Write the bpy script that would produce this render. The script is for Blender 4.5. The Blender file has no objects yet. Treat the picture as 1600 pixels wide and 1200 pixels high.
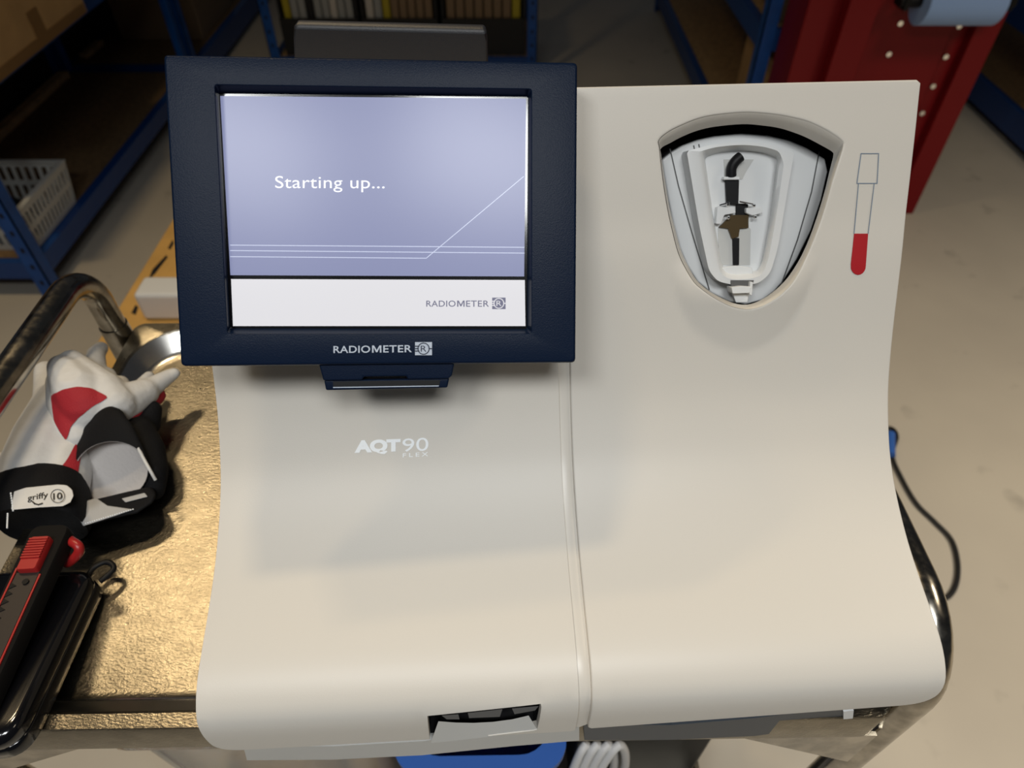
import bpy, bmesh, math, random
from mathutils import Vector, Matrix
from mathutils.geometry import delaunay_2d_cdt
random.seed(7)
SC = bpy.context.scene
COL = SC.collection

# ------------------------------------------------------------------ camera, world, lights, exposure
CAM_Z, FPX, PITCH = 1.395, 1085.0, math.radians(45.9)
cd = bpy.data.cameras.new('camera'); cam = bpy.data.objects.new('camera', cd); COL.objects.link(cam)
cam.location = (0, 0, CAM_Z); cam.rotation_euler = (math.radians(90) - PITCH, 0, 0)
cd.sensor_fit = 'HORIZONTAL'; cd.sensor_width = 36.0; cd.lens = FPX * 36.0 / 1600.0; cd.clip_start = 0.01
cd.dof.use_dof = True; cd.dof.focus_distance = 0.44; cd.dof.aperture_fstop = 8.0
SC.camera = cam
w = bpy.data.worlds.new('world'); SC.world = w; w.use_nodes = True
bg = w.node_tree.nodes['Background']; bg.inputs[0].default_value = (0.80, 0.87, 1.0, 1); bg.inputs[1].default_value = 0.03

def area(name, loc, target, sx, sy, power, color, spread=180):
    l = bpy.data.lights.new(name, 'AREA'); l.shape = 'RECTANGLE'; l.size = sx; l.size_y = sy
    l.energy = power; l.color = color; l.spread = math.radians(spread)
    o = bpy.data.objects.new(name, l); COL.objects.link(o); o.location = loc
    d = Vector(target) - Vector(loc); o.rotation_euler = d.to_track_quat('-Z', 'Y').to_euler()
    return o
area('ceiling_and_fill_lamp', (-1.18, 1.34, 3.0), (-1.1, 1.15, 0.0), 0.34, 0.10, 7.0, (1.0, 0.76, 0.44), 120)
area('ceiling_and_fill_lamp', (-0.42, 1.02, 3.0), (-0.2, 0.1, 0.9), 0.26, 0.10, 3.6, (1.0, 0.78, 0.48), 105)
area('ceiling_and_fill_lamp', (-0.50, -0.70, 2.55), (-0.40, -0.50, 0.0), 0.45, 0.36, 8.0, (0.96, 0.98, 0.98), 135)
area('ceiling_and_fill_lamp', (0.24, -0.70, 2.55), (0.30, -0.50, 0.0), 0.55, 0.36, 10.2, (0.96, 0.98, 0.98), 135)
area('ceiling_and_fill_lamp', (2.0, 0.20, 3.0), (2.0, 0.30, 0.0), 0.6, 0.6, 21, (1.0, 0.86, 0.66), 100)  # added fill lamp, no fixture known here; brightens the floor at right
VS = SC.view_settings
VS.view_transform = 'Standard'; VS.look = 'None'; VS.gamma = 1.0; VS.use_curve_mapping = False; VS.exposure = 0.0

# ------------------------------------------------------------------ measuring helpers (photo pixel -> point at a known plane)
FW = Vector((0, math.cos(PITCH), -math.sin(PITCH))); UP = Vector((0, math.sin(PITCH), math.cos(PITCH))); RT = Vector((1, 0, 0))
EYE = Vector((0, 0, CAM_Z))
def ray(x, y): return FW + RT * ((x - 800) / FPX) - UP * ((y - 600) / FPX)
def PZ(x, y, z):
    d = ray(x, y); return EYE + d * ((z - CAM_Z) / d.z)
def PY(x, y, Y):
    d = ray(x, y); return EYE + d * (Y / d.y)
def PP(x, y, p, n):
    d = ray(x, y); return EYE + d * ((p - EYE).dot(n) / d.dot(n))

# ------------------------------------------------------------------ materials
def mat(name, col, rough=0.5, metal=0.0, bump=0, bscale=200, var=0.0, vscale=8, coat=0.0, emit=None, estr=1.0, trans=0.0, rvar=0.0, stretch=None, spec=None):
    m = bpy.data.materials.new(name); m.use_nodes = True
    nt = m.node_tree; b = nt.nodes['Principled BSDF']
    b.inputs['Base Color'].default_value = (*col, 1); b.inputs['Roughness'].default_value = rough; b.inputs['Metallic'].default_value = metal
    if coat: b.inputs['Coat Weight'].default_value = coat; b.inputs['Coat Roughness'].default_value = 0.12
    if spec is not None: b.inputs['Specular IOR Level'].default_value = spec
    if trans: b.inputs['Transmission Weight'].default_value = trans; b.inputs['IOR'].default_value = 1.2
    if emit: b.inputs['Emission Color'].default_value = (*emit, 1); b.inputs['Emission Strength'].default_value = estr
    tc = nt.nodes.new('ShaderNodeTexCoord'); mp = nt.nodes.new('ShaderNodeMapping'); nt.links.new(tc.outputs['Object'], mp.inputs[0])
    if stretch: mp.inputs['Scale'].default_value = stretch
    def noise(s, det=4):
        n = nt.nodes.new('ShaderNodeTexNoise'); n.inputs['Scale'].default_value = s; n.inputs['Detail'].default_value = det
        nt.links.new(mp.outputs[0], n.inputs['Vector']); return n
    if var:
        n = noise(vscale); mx = nt.nodes.new('ShaderNodeMixRGB'); r = nt.nodes.new('ShaderNodeValToRGB')
        r.color_ramp.elements[0].position = 0.35; r.color_ramp.elements[1].position = 0.65
        nt.links.new(n.outputs[0], r.inputs[0]); nt.links.new(r.outputs[0], mx.inputs[0])
        mx.inputs[1].default_value = (*[c * (1 - var) for c in col], 1); mx.inputs[2].default_value = (*[min(1, c * (1 + var)) for c in col], 1)
        nt.links.new(mx.outputs[0], b.inputs['Base Color'])
    if rvar:
        n = noise(vscale * 3, 6); mr = nt.nodes.new('ShaderNodeMapRange'); nt.links.new(n.outputs[0], mr.inputs[0])
        mr.inputs[1].default_value = 0.3; mr.inputs[2].default_value = 0.7
        mr.inputs[3].default_value = max(0.02, rough - rvar); mr.inputs[4].default_value = rough + rvar; nt.links.new(mr.outputs[0], b.inputs['Roughness'])
    if bump:
        n = noise(bscale, 3); bp = nt.nodes.new('ShaderNodeBump'); bp.inputs['Strength'].default_value = bump; bp.inputs['Distance'].default_value = 0.001
        nt.links.new(n.outputs[0], bp.inputs['Height']); nt.links.new(bp.outputs[0], b.inputs['Normal'])
    return m
M = dict(
    cream=mat('cream_plastic', (0.66, 0.625, 0.565), 0.42, bump=0.06, bscale=1500, spec=0.4),
    creamlip=mat('cream_plastic_edge', (0.66, 0.625, 0.565), 0.35),
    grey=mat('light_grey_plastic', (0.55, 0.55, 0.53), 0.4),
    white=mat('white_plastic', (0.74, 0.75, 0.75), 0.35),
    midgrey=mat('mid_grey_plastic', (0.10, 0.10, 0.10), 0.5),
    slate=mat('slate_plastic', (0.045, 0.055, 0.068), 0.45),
    navy=mat('navy_plastic', (0.0045, 0.011, 0.030), 0.32, bump=0.10, bscale=1400, spec=0.08),
    charcoal=mat('charcoal_plastic', (0.022, 0.023, 0.028), 0.45, bump=0.15, bscale=1400),
    shadeblack=mat('painted_shade_black', (0.010, 0.008, 0.006), 0.8),  # near black standing in for the shade behind the left shelves
    rubber=mat('matte_black_rubber', (0.006, 0.0055, 0.0055), 0.6, spec=0.12),
    black=mat('black_plastic', (0.006, 0.006, 0.007), 0.5, spec=0.25),
    gloss=mat('glossy_black_plastic', (0.004, 0.004, 0.005), 0.12, coat=0.5),
    amber=mat('amber_plastic', (0.06, 0.035, 0.006), 0.4),
    chrome=mat('chrome', (0.8, 0.8, 0.8), 0.12, 1.0),
    ink_w=mat('white_print', (0.93, 0.96, 0.98), 0.4),
    ink_s=mat('silver_print', (0.50, 0.56, 0.66), 0.4),
    ink_g=mat('blue_grey_print', (0.16, 0.22, 0.30), 0.5),
    ink_k=mat('black_print', (0.01, 0.01, 0.012), 0.5),
    ink_n=mat('navy_print', (0.008, 0.017, 0.045), 0.5),
    redp=mat('red_print', (0.42, 0.012, 0.018), 0.4),
    lcd=mat('lcd_lavender', (0.02, 0.02, 0.03), 0.25, emit=(0.245, 0.268, 0.44), estr=0.95, spec=0.28),
    lcdw=mat('lcd_white', (0.02, 0.02, 0.02), 0.22, emit=(0.78, 0.77, 0.80), estr=0.95, spec=0.4),
    lcdt=mat('lcd_text_white', (0.02, 0.02, 0.02), 0.3, emit=(0.95, 0.96, 1.0), estr=1.0),
    lcdl=mat('lcd_line', (0.02, 0.02, 0.02), 0.3, emit=(0.55, 0.60, 0.78), estr=1.0),
    lcdg=mat('lcd_text_grey', (0.02, 0.02, 0.03), 0.3, emit=(0.12, 0.12, 0.19), estr=1.0),
    tray=mat('worn_steel', (0.27, 0.243, 0.195), 0.29, 1.0, bump=0.28, bscale=480, var=0.12, vscale=70, rvar=0.02, stretch=(0.8, 1.4, 1)),
    rimsteel=mat('polished_steel', (0.70, 0.68, 0.64), 0.22, 1.0),
    tube=mat('tube_steel', (0.36, 0.33, 0.28), 0.2, 1.0, var=0.25, vscale=60, rvar=0.06),
    leather=mat('white_leather', (0.66, 0.65, 0.63), 0.62, bump=0.8, bscale=110, var=0.06, vscale=40),
    lining=mat('cream_lining', (0.55, 0.52, 0.50), 0.8, bump=0.4, bscale=300),
    redcloth=mat('red_fabric', (0.38, 0.012, 0.022), 0.75, bump=0.5, bscale=900),
    blackcloth=mat('black_neoprene', (0.006, 0.006, 0.007), 0.8, bump=0.4, bscale=700, spec=0.2),
    greycloth=mat('silver_reflective_fabric', (0.42, 0.42, 0.42), 0.55, bump=0.4, bscale=900),
    redplastic=mat('red_plastic', (0.36, 0.016, 0.016), 0.35),
    dksteel=mat('dark_grooved_steel', (0.035, 0.028, 0.025), 0.5, 0.3),
    blue=mat('blue_painted_steel', (0.004, 0.075, 0.33), 0.4, var=0.12, vscale=20),
    navybeam=mat('blue_beam_paint', (0.006, 0.055, 0.24), 0.4),
    shadedeck=mat('shaded_chipboard', (0.19, 0.115, 0.05), 0.8, var=0.2, vscale=60),  # darker copy of the chipboard, left shelf's shade put into its colour
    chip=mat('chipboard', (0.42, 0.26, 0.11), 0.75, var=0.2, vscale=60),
    card=mat('cardboard', (0.50, 0.31, 0.13), 0.8, var=0.08, vscale=12),
    card2=mat('orange_cardboard', (0.62, 0.36, 0.10), 0.75, var=0.10, vscale=9),
    tape=mat('brown_tape_and_crease', (0.25, 0.14, 0.05), 0.35),
    basket=mat('white_basket_plastic', (0.62, 0.62, 0.58), 0.45),
    redsteel=mat('red_painted_steel', (0.19, 0.005, 0.008), 0.4, spec=0.22),
    paper=mat('blue_paper', (0.30, 0.46, 0.80), 0.8),
    bluebin=mat('blue_bin_plastic', (0.04, 0.14, 0.50), 0.4),
    cable=mat('black_rubber', (0.012, 0.012, 0.013), 0.5),
    wcable=mat('white_cable', (0.6, 0.6, 0.6), 0.5),
    clear=mat('clear_plastic', (0.9, 0.9, 0.9), 0.15, trans=0.92),
    wood=mat('pale_wood', (0.70, 0.48, 0.24), 0.7, var=0.15, vscale=14),
    yellow=mat('yellow_card', (0.45, 0.36, 0.02), 0.6),
    palebox=mat('pale_grey_card', (0.36, 0.37, 0.36), 0.6),
    whitebox=mat('white_card', (0.60, 0.56, 0.50), 0.6),
    brownbox=mat('brown_card', (0.24, 0.16, 0.09), 0.7),
    rackdark=mat('dark_rack_plastic', (0.012, 0.012, 0.013), 0.6),
)
def floor_mat():
    m = bpy.data.materials.new('worn_concrete'); m.use_nodes = True; nt = m.node_tree; b = nt.nodes['Principled BSDF']
    tc = nt.nodes.new('ShaderNodeTexCoord')
    def noise(s, d=5):
        n = nt.nodes.new('ShaderNodeTexNoise'); n.inputs['Scale'].default_value = s; n.inputs['Detail'].default_value = d; nt.links.new(tc.outputs['Object'], n.inputs['Vector']); return n
    n1 = noise(1.6); r1 = nt.nodes.new('ShaderNodeValToRGB'); nt.links.new(n1.outputs[0], r1.inputs[0])
    r1.color_ramp.elements[0].position = 0.3; r1.color_ramp.elements[0].color = (0.50, 0.455, 0.385, 1)
    r1.color_ramp.elements[1].position = 0.7; r1.color_ramp.elements[1].color = (0.60, 0.55, 0.46, 1)
    n2 = noise(7, 3); r2 = nt.nodes.new('ShaderNodeValToRGB'); nt.links.new(n2.outputs[0], r2.inputs[0])
    r2.color_ramp.elements[0].position = 0.24; r2.color_ramp.elements[0].color = (0.45, 0.45, 0.45, 1)
    r2.color_ramp.elements[1].position = 0.36; r2.color_ramp.elements[1].color = (1, 1, 1, 1)
    mx = nt.nodes.new('ShaderNodeMixRGB'); mx.blend_type = 'MULTIPLY'; mx.inputs[0].default_value = 0.55
    nt.links.new(r1.outputs[0], mx.inputs[1]); nt.links.new(r2.outputs[0], mx.inputs[2]); nt.links.new(mx.outputs[0], b.inputs['Base Color'])
    b.inputs['Roughness'].default_value = 0.6
    return m
M['floor'] = floor_mat()

# ------------------------------------------------------------------ mesh helpers
class MB:
    """collects geometry in world coordinates"""
    def __init__(s): s.v = []; s.f = []
    def add(s, vs, fs):
        o = len(s.v); s.v += [Vector(p) for p in vs]; s.f += [tuple(i + o for i in f) for f in fs]; return s
    def box(s, lo, hi, fr=None):
        x0, y0, z0 = lo; x1, y1, z1 = hi
        vs = [Vector(p) for p in ((x0,y0,z0),(x1,y0,z0),(x1,y1,z0),(x0,y1,z0),(x0,y0,z1),(x1,y0,z1),(x1,y1,z1),(x0,y1,z1))]
        if fr: vs = [fr(p) for p in vs]
        return s.add(vs, [(3,2,1,0),(4,5,6,7),(0,1,5,4),(1,2,6,5),(2,3,7,6),(3,0,4,7)])
    def loft(s, rings, cap0=True, cap1=True, closed=True):
        n = len(rings[0]); vs = [p for r in rings for p in r]; fs = []
        for i in range(len(rings) - 1):
            for j in range(n if closed else n - 1):
                k = (j + 1) % n; fs.append((i*n+j, i*n+k, (i+1)*n+k, (i+1)*n+j))
        if cap0: fs.append(tuple(range(n - 1, -1, -1)))
        if cap1: fs.append(tuple((len(rings) - 1) * n + j for j in range(n)))
        return s.add(vs, fs)
    def prism(s, bot, top): return s.loft([bot, top])
    def tube(s, pts, r, seg=16, cap=True):
        pts = [Vector(p) for p in pts]; rings = []; prev = None
        for i, p in enumerate(pts):
            t = (pts[min(i+1, len(pts)-1)] - pts[max(i-1, 0)]).normalized()
            if prev is None:
                a = t.orthogonal().normalized()
            else:
                a = (prev - t * prev.dot(t)).normalized()
            prev = a; b = t.cross(a); rr = r[i] if isinstance(r, (list, tuple)) else r
            rings.append([p + (a * math.cos(2*math.pi*k/seg) + b * math.sin(2*math.pi*k/seg)) * rr for k in range(seg)])
        return s.loft(rings, cap, cap)
    def ball(s, c, r, seg=16, ax=None):
        c = Vector(c); rings = []; n = seg // 2
        rx, ry, rz = r if isinstance(r, (tuple, list)) else (r, r, r)
        for i in range(1, n):
            a = math.pi * i / n
            rings.append([c + Vector((rx*math.sin(a)*math.cos(2*math.pi*k/seg), ry*math.sin(a)*math.sin(2*math.pi*k/seg), rz*math.cos(a))) for k in range(seg)])
        return s.loft(rings)
def bezier(pts, n=8):
    """Catmull-Rom through the points"""
    P = [Vector(p) for p in pts]; out = []
    for i in range(len(P) - 1):
        a, b, c, d = P[max(i-1, 0)], P[i], P[i+1], P[min(i+2, len(P)-1)]
        for k in range(n):
            t = k / n; out.append(0.5 * ((2*b) + (c-a)*t + (2*a-5*b+4*c-d)*t*t + (3*b-a-3*c+d)*t*t*t))
    out.append(P[-1]); return out

ROOTM = {}
def thing(name, label, cat, loc=(0,0,0), rotz=0.0, group=None):
    o = bpy.data.objects.new(name, None); COL.objects.link(o); o.empty_display_size = 0.05
    o.location = loc; o.rotation_euler = (0, 0, rotz)
    ROOTM[o.name] = Matrix.Translation(Vector(loc)) @ Matrix.Rotation(rotz, 4, 'Z')
    o['label'] = label; o['category'] = cat
    if group: o['group'] = group
    return o
def link(name, mb, m, parent=None, smooth=False, bevel=0, seg=3, angle=40, origin=None, mats=None, fidx=None, solid=0, weld=False):
    inv = Matrix.Identity(4)
    if parent is not None:
        q = parent
        while q.parent is not None: q = q.parent
        inv = ROOTM[q.name].inverted()
    elif origin is not None: inv = Matrix.Translation(-Vector(origin))
    me = bpy.data.meshes.new(name); me.from_pydata([inv @ v for v in mb.v], [], mb.f)
    if weld or True:
        bm = bmesh.new(); bm.from_mesh(me)
        if weld: bmesh.ops.remove_doubles(bm, verts=bm.verts, dist=1e-5)
        bmesh.ops.recalc_face_normals(bm, faces=bm.faces) if not solid else None
        bm.to_mesh(me); bm.free()
    for mm in (mats or [m]): me.materials.append(mm)
    if fidx:
        for p, i in zip(me.polygons, fidx): p.material_index = i
    o = bpy.data.objects.new(name, me); COL.objects.link(o)
    if parent is not None: o.parent = parent
    elif origin is not None:
        o.location = origin
        ROOTM[o.name] = Matrix.Translation(Vector(origin))
    else: ROOTM[o.name] = Matrix.Identity(4)
    if solid:
        sm = o.modifiers.new('solid', 'SOLIDIFY'); sm.thickness = solid; sm.offset = -1
    if bevel:
        b = o.modifiers.new('bevel', 'BEVEL'); b.width = bevel; b.segments = seg; b.limit_method = 'ANGLE'; b.angle_limit = math.radians(angle)
    if smooth or bevel:
        for p in me.polygons: p.use_smooth = True
        if not solid and not bevel: me.set_sharp_from_angle(angle=math.radians(angle))
        elif bevel:
            try: me.set_sharp_from_angle(angle=math.radians(180))
            except Exception: pass
            wn = o.modifiers.new('wn', 'WEIGHTED_NORMAL'); wn.keep_sharp = False
    return o
def tag(o, label, cat, group=None):
    o['label'] = label; o['category'] = cat
    if group: o['group'] = group
    return o
def structure(o): o['kind'] = 'structure'; return o
def evaluated(o):
    dg = bpy.context.evaluated_depsgraph_get(); e = o.evaluated_get(dg); me = e.to_mesh()
    vs = [v.co.copy() for v in me.vertices]; fs = [tuple(p.vertices) for p in me.polygons]; e.to_mesh_clear(); return vs, fs
def text2d(body, bold=0.0, space=1.0):
    """letter outlines as flat faces, normalised to the unit box"""
    c = bpy.data.curves.new('t', 'FONT'); c.body = body; c.size = 1; c.offset = bold; c.fill_mode = 'FRONT'; c.resolution_u = 6; c.space_character = space
    o = bpy.data.objects.new('t', c); COL.objects.link(o); bpy.context.view_layer.update()
    vs, fs = evaluated(o); bpy.data.objects.remove(o); bpy.data.curves.remove(c)
    x0 = min(v.x for v in vs); x1 = max(v.x for v in vs); y0 = min(v.y for v in vs); y1 = max(v.y for v in vs)
    return [((v.x-x0)/(x1-x0), (v.y-y0)/(y1-y0)) for v in vs], fs
def put_text(mb, body, bl, br, tl, fn, bold=0.0, space=1.0):
    """text stretched over the parallelogram bl, br, tl (photo pixels), carried to 3D by fn"""
    vs, fs = text2d(body, bold, space); n = len(mb.v)
    mb.add([fn(bl[0]+(br[0]-bl[0])*a+(tl[0]-bl[0])*b, bl[1]+(br[1]-bl[1])*a+(tl[1]-bl[1])*b) for a, b in vs], fs)
def put_maker(mb, bl, br, tl, fn, bold):
    """the maker's name in wide capitals, with a squared M"""
    def sub(a, b):
        f_ = lambda t: (bl[0]+(br[0]-bl[0])*t, bl[1]+(br[1]-bl[1])*t); p = f_(a); q = f_(b)
        return p, q, (p[0]+tl[0]-bl[0], p[1]+tl[1]-bl[1])
    put_text(mb, 'RADIO', *sub(0, .468), fn, bold, 1.05); put_text(mb, 'ETER', *sub(.635, 1), fn, bold, 1.05)
    p, q, t = sub(.492, .612); w_ = .17
    P = [(0,0),(0,1),(w_*1.25,1),(.5,.36),(1-w_*1.25,1),(1,1),(1,0),(1-w_,0),(1-w_,.74),(.5+w_*.42,.06),(.5-w_*.42,.06),(w_,.74),(w_,0)]
    g = lambda a, b: (p[0]+(q[0]-p[0])*a+(t[0]-p[0])*b, p[1]+(q[1]-p[1])*a+(t[1]-p[1])*b)
    mb.add([fn(*g(a, b)) for a, b in P], [(0,1,11,12),(1,2,10,11),(2,3,10),(3,9,10),(3,4,9),(4,5,8,9),(5,6,7,8)])
def ribbon(mb, pts, wpx, fn, closed=False):
    P = [Vector((p[0], p[1])) for p in pts]; n = len(P)
    for i in range(n if closed else n - 1):
        a, b = P[i], P[(i+1) % n]; d = (b - a).normalized(); k = Vector((-d.y, d.x)) * wpx / 2; a2 = a - d*wpx*0.4; b2 = b + d*wpx*0.4
        q = [a2+k, b2+k, b2-k, a2-k]; mb.add([fn(v.x, v.y) for v in q], [(0,1,2,3)])

# ------------------------------------------------------------------ floor
f = MB().add([(-4,-2,0),(5,-2,0),(5,8,0),(-4,8,0)], [(0,1,2,3)])
structure(link('floor', f, M['floor']))

# ------------------------------------------------------------------ analyzer: swept front surface
YAW = math.radians(3.0); EX = Vector((math.cos(YAW), math.sin(YAW), 0)); EYV = Vector((-math.sin(YAW), math.cos(YAW), 0))
UC = 0.049
def DW(u, v, z):            # analyzer frame (u across from centre, v away from the viewer, z relative to the eye) -> world
    return EX*(u+UC) + EYV*v + Vector((0, 0, CAM_Z + z))
PROF = [(.4255,-.1795),(.410,-.204),(.396,-.227),(.3825,-.2495),(.368,-.272),(.346,-.309),(.332,-.331),(.319,-.349),(.304,-.3655),(.287,-.381),(.265,-.395),(.238,-.407),(.213,-.4145),(.190,-.420),(.174,-.4245),(.162,-.431),(.1535,-.440),(.1505,-.452),(.150,-.466),(.150,-.50)]
prof = bezier([(a, b, 0) for a, b in PROF], 10)
SL = [0.0]
for a, b in zip(prof[:-1], prof[1:]): SL.append(SL[-1] + (b-a).length)
def prof_at(s):
    s = min(max(s, 0), SL[-1] - 1e-6)
    lo, hi = 0, len(SL) - 1
    while hi - lo > 1:
        m_ = (lo + hi) // 2
        if SL[m_] <= s: lo = m_
        else: hi = m_
    t = (s - SL[lo]) / (SL[lo+1] - SL[lo]); p = prof[lo].lerp(prof[lo+1], t)
    t0 = prof[min(lo+2, len(prof)-1)] - prof[max(lo-1, 0)]; t0.normalize()
    return p, t0
def SV(u, s, d=0.0):
    p, t = prof_at(s); n = Vector((t.y, -t.x, 0))         # outward (towards viewer / up)
    if n.x > 0 and n.y < 0: n = -n
    if n.x > 0: n = -n
    q = p + n * d; return DW(u, q.x, q.y)
def hit(x, y):
    d = ray(x, y); a = d.dot(EX); b = d.dot(EYV); c = d.z
    for i in range(len(prof) - 1):
        p, q = prof[i], prof[i+1]
        # t*(b,c) = p + k(q-p)
        ex, ey = q.x-p.x, q.y-p.y; det = b*(-ey) + c*ex
        if abs(det) < 1e-12: continue
        t = (p.x*(-ey) + p.y*ex) / det; k = (b*p.y - c*p.x) / det
        if t > 0 and -1e-6 <= k <= 1 + 1e-6: return (t*a - UC, SL[i] + k*(SL[i+1]-SL[i]))
    return None
def inside(pt, poly):
    x, y = pt; c = False; n = len(poly); j = n - 1
    for i in range(n):
        xi, yi = poly[i]; xj, yj = poly[j]
        if (yi > y) != (yj > y) and x < (xj-xi)*(y-yi)/(yj-yi) + xi: c = not c
        j = i
    return c
def seg_dist(pt, poly):
    best = 9; n = len(poly); px, py = pt
    for i in range(n):
        ax, ay = poly[i]; bx, by = poly[(i+1) % n]; ex, ey = bx-ax, by-ay; L = ex*ex+ey*ey
        t = 0 if L == 0 else min(1, max(0, ((px-ax)*ex+(py-ay)*ey)/L)); dx, dy = px-ax-t*ex, py-ay-t*ey
        best = min(best, dx*dx+dy*dy)
    return math.sqrt(best)
def resample(poly, n, closed=True):
    P = poly + ([poly[0]] if closed else []); L = [0]
    for a, b in zip(P[:-1], P[1:]): L.append(L[-1] + math.hypot(b[0]-a[0], b[1]-a[1]))
    out = []; m_ = n if closed else n - 1; j = 0
    for i in range(n):
        s = L[-1] * i / m_
        while j < len(L) - 2 and L[j+1] < s: j += 1
        t = (s - L[j]) / max(1e-9, L[j+1]-L[j]); out.append((P[j][0]+(P[j+1][0]-P[j][0])*t, P[j][1]+(P[j+1][1]-P[j][1])*t))
    return out
def round_poly(pts, radii, n=6):
    out = []; N = len(pts)
    for i in range(N):
        p = Vector(pts[i]); a = Vector(pts[i-1]); b = Vector(pts[(i+1) % N]); r = radii[i] if isinstance(radii, (list, tuple)) else radii
        if r <= 0: out.append((p.x, p.y)); continue
        da = (a-p).normalized(); db = (b-p).normalized()
        for k in range(n + 1):
            t = k / n; q = (p+da*r)*(1-t)**2 + p*2*t*(1-t) + (p+db*r)*t*t; out.append((q.x, q.y))
    return out
def sheet(outline, holes, fine, bumpf=lambda u, s: 0.0):
    """triangulated swept sheet over an outline in (u, s) with holes"""
    polys = [resample(outline, int(sum(math.hypot(outline[i][0]-outline[i-1][0], outline[i][1]-outline[i-1][1]) for i in range(len(outline)))/0.004))] + holes
    pts = []; edges = []
    for pl in polys:
        o = len(pts); pts += pl; edges += [(o+i, o+(i+1) % len(pl)) for i in range(len(pl))]
    us = [p[0] for p in outline]; ss = [p[1] for p in outline]
    def fill(u0, u1, s0, s1, st, avoid=None):
        u = u0
        while u <= u1:
            s = s0
            while s <= s1:
                if not (avoid and avoid[0] < u < avoid[1] and avoid[2] < s < avoid[3]):
                    if inside((u, s), outline) and not any(inside((u, s), h) for h in holes):
                        if min(seg_dist((u, s), pl) for pl in polys) > st * 0.45: pts.append((u, s))
                s += st
            u += st
    if fine: fill(*fine, 0.0028)
    fill(min(us), max(us), min(ss), max(ss), 0.007, fine)
    r = delaunay_2d_cdt([Vector(p) for p in pts], edges, [], 0, 1e-7)
    vs = r[0]; tris = []
    for t in r[2]:
        c = (sum(vs[i].x for i in t)/3, sum(vs[i].y for i in t)/3)
        ar = abs((vs[t[1]].x-vs[t[0]].x)*(vs[t[2]].y-vs[t[0]].y) - (vs[t[2]].x-vs[t[0]].x)*(vs[t[1]].y-vs[t[0]].y))
        if ar > 2e-8 and inside(c, outline) and not any(inside(c, h) for h in holes): tris.append(tuple(t))
    mb = MB().add([SV(p.x, p.y, bumpf(p.x, p.y)) for p in vs], tris)
    # outward winding
    fs = []
    for t in mb.f:
        n = (mb.v[t[1]]-mb.v[t[0]]).cross(mb.v[t[2]]-mb.v[t[0]])
        fs.append(t if n.dot(EYE - mb.v[t[0]]) > 0 else (t[0], t[2], t[1]))
    mb.f = fs
    return mb
TZ = 0.90
AN = thing('analyzer', 'large cream benchtop blood analyzer with navy touchscreen, standing on steel trolley', 'medical analyzer', DW(0, .38, TZ-CAM_Z+0.0), YAW)

# covers
def sh(x, y): return hit(x, y)[1]
sL0 = sh(400, 1171); sL1 = sh(870, 1144); sR0 = sh(960, 1137); sR1 = sh(1400, 1103)
SEAM = 0.0045
left_out = round_poly([(-.230, 0), (SEAM-.0045, 0), (SEAM-.0045, sL1), (-.230, sL0)], [.0015, .002, .002, .017])
slot = [hit(668,1119), hit(846,1100), hit(839,1141), hit(672,1161)]
slot_r = resample(slot, 80)
lc = sheet(left_out, [slot_r], None)
COVL = link('left_cover', lc, M['cream'], AN, smooth=True, solid=0.006, bevel=0.0018, seg=3, angle=50)
# opening
O_px = [(1030,219),(1045,206),(1067,195),(1090,186),(1117,180),(1160,176),(1190,177),(1217,180),(1243,185),(1267,192),(1295,206),(1315,220),(1317,228),(1313,243),(1307,262),(1300,284),(1292,313),(1283,342),(1272,372),(1260,400),(1247,423),(1233,442),(1217,457),(1200,469),(1184,477),(1167,481),(1152,480),(1137,476),(1122,469),(1107,460),(1095,451),(1083,440),(1071,419),(1060,394),(1051,360),(1043,323),(1036,278),(1031,233)]
I_px = [(1032,233),(1048,223),(1067,213),(1090,204),(1117,198),(1160,194),(1190,196),(1217,200),(1240,207),(1260,215),(1283,227),(1300,237),(1302,243),(1299,256),(1295,272),(1290,293),(1283,318),(1275,343),(1265,371),(1253,398),(1241,419),(1228,437),(1213,452),(1197,464),(1182,472),(1167,476),(1152,475),(1139,471),(1124,464),(1110,456),(1098,447),(1087,436),(1075,415),(1064,391),(1055,358),(1046,323),(1039,280),(1034,250)]
def smooth_closed(pts, n=4):
    N = len(pts); out = []
    for i in range(N):
        a, b, c, d = [Vector(pts[(i+k) % N]) for k in (-1, 0, 1, 2)]
        for k in range(n):
            t = k / n; q = 0.5*((2*b)+(c-a)*t+(2*a-5*b+4*c-d)*t*t+(3*b-a-3*c+d)*t*t*t); out.append((q.x, q.y))
    return out
Oq = smooth_closed(O_px); Iq = smooth_closed(I_px)
hole = [hit(*p) for p in Oq]
holeI = [hit(*p) for p in Iq]
hu = sum(p[0] for p in hole)/len(hole)
s_bot = max(p[1] for p in hole); s_top = min(p[1] for p in hole); s_side = hit(1160, 395)[1]
SHIFT = sh(1160, 549) - s_bot; HMAX = 0.0055
def lipf(u, s):
    """the port collar stands proud of the panel below the opening and runs out to a point"""
    if s < s_side: return 0.0
    lo = None
    for k in range(0, 41):
        if inside((u, s - SHIFT*k/40), hole) or (k == 0 and seg_dist((u, s), hole) < 1e-6): lo = k; break
    if lo is None: return 0.0
    a, b = max(lo-1, 0)/40, lo/40
    for _ in range(7):
        m_ = (a+b)/2
        if inside((u, s-SHIFT*m_), hole): b = m_
        else: a = m_
    wgt = min(1.0, max(0.0, (s - s_side)/(s_bot - s_side)/0.9)); wgt = wgt*wgt*(3-2*wgt)
    return HMAX*(1-b)*wgt
right_out = round_poly([(SEAM+.0035, 0), (.230, 0), (.230, sR1), (SEAM+.0035, sR0)], [.002, .0015, .019, .002])
us_ = [p[0] for p in hole]
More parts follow.
